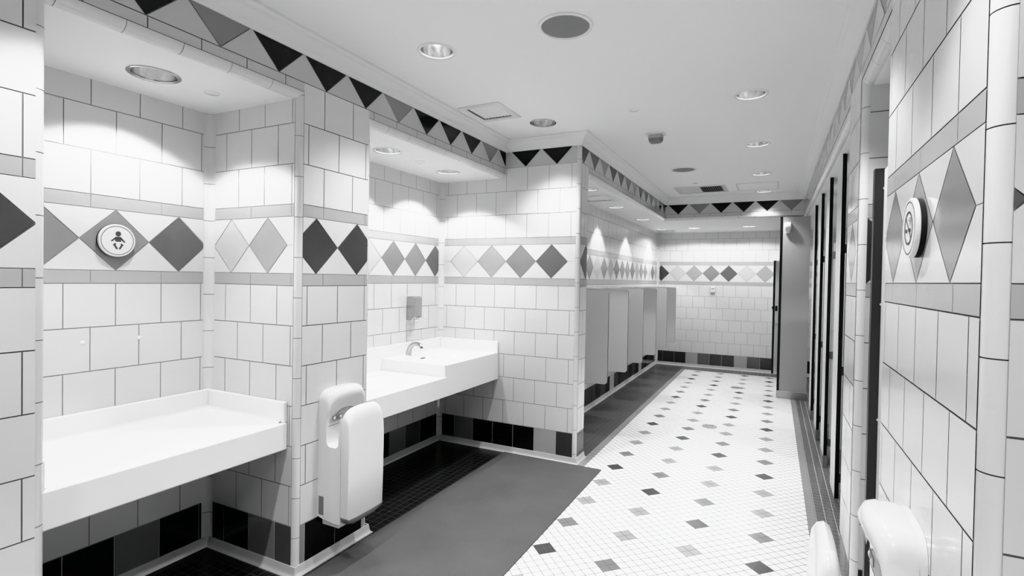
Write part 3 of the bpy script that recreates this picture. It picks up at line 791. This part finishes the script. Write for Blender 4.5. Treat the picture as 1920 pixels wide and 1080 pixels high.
# ------------------------------------------------------------------ urinals and screens
SCR = [4.80, 5.54, 6.27, 7.03, 7.79, 8.55]
words = ['nearest, beside the stub wall', 'second along', 'third along', 'fourth along', 'fifth along', 'farthest, before the end wall']
def screen():
    t = thing('urinal_screen', '', 'partition', group='grey privacy screens between the urinals')
    r = .035; x1, z0, z1 = .495, .50, 1.408
    P = [(0, z0), (x1-r, z0)]+[(x1-r+r*math.sin(PI/2*i/6), z0+r-r*math.cos(PI/2*i/6)) for i in range(1, 7)]
    P += [(x1-r+r*math.cos(PI/2*i/6), z1-r+r*math.sin(PI/2*i/6)) for i in range(7)]+[(0, z1)]
    mb = MB(); mb.prism(P, 'y', -.010, .010, BLACKP, PANEL); mb.build('panel', t)
    for z in (.62, 1.27):
        mb = MB(); mb.prism([(0, .0102), (.03, .0102), (.03, .013), (.003, .013), (.003, .04), (0, .04)], 'z', z-.03, z+.03, BRUSHED)
        mb.build('bracket', t)
    return t
s0 = screen()
for i, y in enumerate(SCR):
    l = 'tall grey urinal privacy screen with rounded corners, '+words[i]
    if i == 0: s0.location = (XU+.002, y, 0); s0['label'] = l
    else: dup(s0, (XU+.002, y, 0), 0, l)
def urinal():
    t = thing('urinal', '', 'urinal', group='white wall urinals between the screens')
    def dsec(w, d, z, n=18):
        return [(0, -w, z)]+[(d*math.sin(PI*i/n)**.8 if 0 < i < n else 0.0001, -w*math.cos(PI*i/n), z) for i in range(n+1)]+[(0, w, z)]
    mb = MB()
    mb.loft([dsec(.05, .05, .40), dsec(.10, .16, .41), dsec(.145, .27, .435), dsec(.165, .33, .465), dsec(.17, .345, .488), dsec(.168, .345, .495), dsec(.15, .32, .496),
             dsec(.13, .27, .46), dsec(.09, .19, .43), dsec(.03, .08, .42)], PORC, caps=True); mb.build('bowl', t, smooth=True, angle=60)
    mb = MB()
    mb.loft([dsec(.175, .12, .47), dsec(.175, .14, .60), dsec(.172, .15, .80), dsec(.165, .17, .98), dsec(.15, .17, 1.04), dsec(.12, .13, 1.07)], PORC); mb.build('back_shield', t, smooth=True, angle=60)
    mb = MB(); mb.tube([(.05, 0, 1.06), (.05, 0, 1.22)], .014, CHROME); mb.build('flush_pipe', t, smooth=True)
    mb = MB(); mb.lathe([(.0, 0), (.03, 0), (.03, .10), (.02, .12), (0, .12)], CHROME, c=(.05, 0, 1.2), seg=20); mb.build('flush_valve', t, smooth=True, angle=40)
    return t
u0 = urinal()
for i in range(5):
    y = (SCR[i]+SCR[i+1])/2 if i else 5.16
    l = 'white porcelain urinal between grey screens, '+['nearest, its lip showing under the first screen', 'second from the stub wall', 'third from the stub wall', 'fourth from the stub wall', 'last before the end wall'][i]
    if i == 0: u0.location = (XU+.002, y, 0); u0['label'] = l
    else: dup(u0, (XU+.002, y, 0), 0, l)

# ------------------------------------------------------------------ toilet stalls
PX = 2.50; PT = .025
PIL = [4.00, 4.86, 5.68, 6.52]
pl = ['nearest', 'second', 'third', 'fourth']
for i, y in enumerate(PIL):
    t = thing('stall_pilaster', 'pale stall pilaster with a black front edge, %s of the right-hand row' % pl[i], 'stall pilaster', (PX, y, 0), group='pale stall pilasters with black edges')
    zb = .07 if i == 0 else .10
    mb = MB(); mb.box((0, 0, zb), (PT, .30, SOFZ-.002), PANEL_L, BLACKP, 'x'); mb.build('panel', t)
    if i:
        mb = MB(); mb.box((-.004, -.004, .001), (PT+.004, .304, .10), BRUSHED); mb.build('shoe', t)
    d = thing('stall_divider', 'grey divider panel between stalls, behind the %s pale pilaster' % pl[i], 'partition', (PX+PT+.012, y+.035, 0), group='grey dividers inside the stalls')
    mb = MB(); mb.box((0, 0, .16), (FARX-PX-PT-.02, .025, 1.84), PANEL, BLACKP, 'y'); mb.build('panel', d)
    for z in (1.74, .92, .20):
        mb = MB(); mb.box((-.011, -.004, z-.03), (.045, -.0005, z+.03), PANEL_D); b = mb.build('bracket', d, bevel=.001)
        mb = MB(); mb.lathe([(.006, 0), (.005, -.004), (0, -.005)], CHROME, axis='y', c=(.03, -.004, z), seg=12); mb.build('screw', b, smooth=True)
    mb = MB(); mb.tube(cr([(.012, 0, 1.12), (.012, -.02, 1.115), (.012, -.035, 1.13), (.012, -.036, 1.15)]), .0045, CHROME, 10); mb.build('coat_hook', d, smooth=True)
# enclosure of the large stall at the end
t = thing('end_stall_panel', 'broad grey stall panel with black left edge facing the room at far right', 'stall panel', (2.35, 7.51, 0))
mb = MB(); mb.box((-.155, 0, .10), (.16, .03, SOFZ-.002), PANEL_M, BLACKP, 'y'); mb.build('panel', t)
mb = MB(); mb.box((-.185, -.003, .10), (-.156, .25, SOFZ-.002), BLACKP); mb.build('edge_post', t)
mb = MB(); mb.box((-.19, -.008, .001), (.165, .04, .10), BRUSHED); mb.build('shoe', t, bevel=.002)
ad = thing('stall_door', 'pale stall door standing open before the end wall, with lever handle', 'door', (2.095, 8.86, 0), rz=math.radians(-13))
mb = MB(); mb.box((0, 0, .10), (.03, .56, 1.85), PANEL_L, BLACKP, 'x'); mb.build('panel', ad)
mb = MB(); mb.box((.030, .02, 1.07), (.05, .09, 1.15), DARK); mb.box((-.012, .0, 1.10), (.0, .05, 1.14), DARK); mb.build('latch', ad, bevel=.002)['label'] = 'black latch'
mb = MB(); mb.tube([(.03, .06, .90), (.075, .06, .90)], .012, CHROME); mb.tube([(.072, .06, .90), (.074, .19, .90)], .010, CHROME); mb.lathe([(.028, .030), (.028, .036), (0, .037)], CHROME, axis='x', c=(0, .06, .90), seg=20); mb.build('handle', ad, smooth=True)['label'] = 'chrome lever handle'
t = thing('stall_pilaster', 'slim pale pilaster hinging the open stall door at the end wall', 'stall pilaster', (2.215, 9.41, 0), group='pale stall pilasters with black edges')
mb = MB(); mb.box((0, 0, .06), (.03, .07, SOFZ-.002), PANEL_L, BLACKP, 'x'); mb.build('panel', t)
mb = MB(); mb.box((-.003, -.003, .052), (.033, .073, .10), BRUSHED); mb.build('shoe', t)

t = thing('air_freshener', 'white rounded air freshener on the broad grey end panel', 'air freshener', (2.252, 7.5095, 2.15))
mb = MB()
mb.loft([ring(.026, .018, .008, 0, 0, -.02), ring(.027, .022, .01, .03, 0, -.024), ring(.036, .03, .014, .05, 0, -.032), ring(.042, .036, .018, .085, 0, -.038), ring(.041, .034, .018, .115, 0, -.036), ring(.034, .028, .014, .138, 0, -.03), ring(.026, .022, .01, .142, 0, -.024)], PLAST)
mb.build('housing', t, smooth=True, angle=60)
mb = MB(); mb.box((-.010, -.0425, .022), (.010, -.0405, .028), DARK); mb.build('outlet', t)

t = thing('wall_sensor', 'small white box with grey base on the end wall', 'sensor', (1.152, Y4-.0018, 1.315))
mb = MB(); mb.box((-.04, -.035, .012), (.04, 0, .115), PLAST); mb.build('housing', t, bevel=.008)
mb = MB(); mb.box((-.036, -.038, .0), (.036, 0, .022), PLAST_LG); mb.build('base', t, bevel=.006)
mb = MB(); mb.box((-.024, -.0362, .055), (.024, -.0345, .085), PLAST_LG); mb.build('label_window', t)

t = thing('alcove_post', 'dark metal corner post with pale side panel inside the right alcove', 'post', (2.437, 2.30, 0))
mb = MB(); mb.box((0, 0, .10), (.038, .036, 1.935), POSTM); mb.build('post', t, bevel=.002)['label'] = 'dark metal post'
mb = MB(); mb.box((.030, -.238, .10), (.042, -.001, 1.93), PANEL_L); mb.build('side_panel', t)['label'] = 'pale side panel'
for z in (1.86, 1.43, 1.0):
    mb = MB(); mb.lathe([(.006, 0), (.005, -.003), (0, -.004)], CHROME, axis='y', c=(.030, 0, z), seg=12); mb.build('screw', t, smooth=True)
mb = MB(); mb.box((-.002, -.24, .0012), (.045, .038, .10), BRUSHED); mb.build('shoe', t)

# ------------------------------------------------------------------ camera, world, view
f, cx, cy, yaw, pitch, roll = 965.94, 981.55, 537.34, .4529, -.0151, -.0173
fwd = Vector((-math.sin(yaw)*math.cos(pitch), math.cos(yaw)*math.cos(pitch), math.sin(pitch)))
rt = Vector((math.cos(yaw), math.sin(yaw), 0)); up = rt.cross(fwd)
r2 = rt*math.cos(roll)-up*math.sin(roll); u2 = rt*math.sin(roll)+up*math.cos(roll)
cam = bpy.data.cameras.new('camera'); co = bpy.data.objects.new('camera', cam); C.objects.link(co)
M = Matrix((( r2.x, u2.x, -fwd.x, 2.1093), (r2.y, u2.y, -fwd.y, 0), (r2.z, u2.z, -fwd.z, 1.5021), (0, 0, 0, 1)))
co.matrix_world = M
cam.sensor_width = 36; cam.sensor_fit = 'HORIZONTAL'; cam.lens = f*36/1920
cam.shift_x = -(cx-960)/1920; cam.shift_y = (cy-540)/1920; cam.clip_start = .02
bpy.context.scene.camera = co
w = bpy.data.worlds.new('world'); bpy.context.scene.world = w; w.use_nodes = True
w.node_tree.nodes['Background'].inputs['Color'].default_value = (.8, .8, .8, 1)
w.node_tree.nodes['Background'].inputs['Strength'].default_value = .3
vs = bpy.context.scene.view_settings
vs.view_transform = 'Khronos PBR Neutral'; vs.look = 'None'; vs.exposure = 0.50; vs.gamma = 1.14
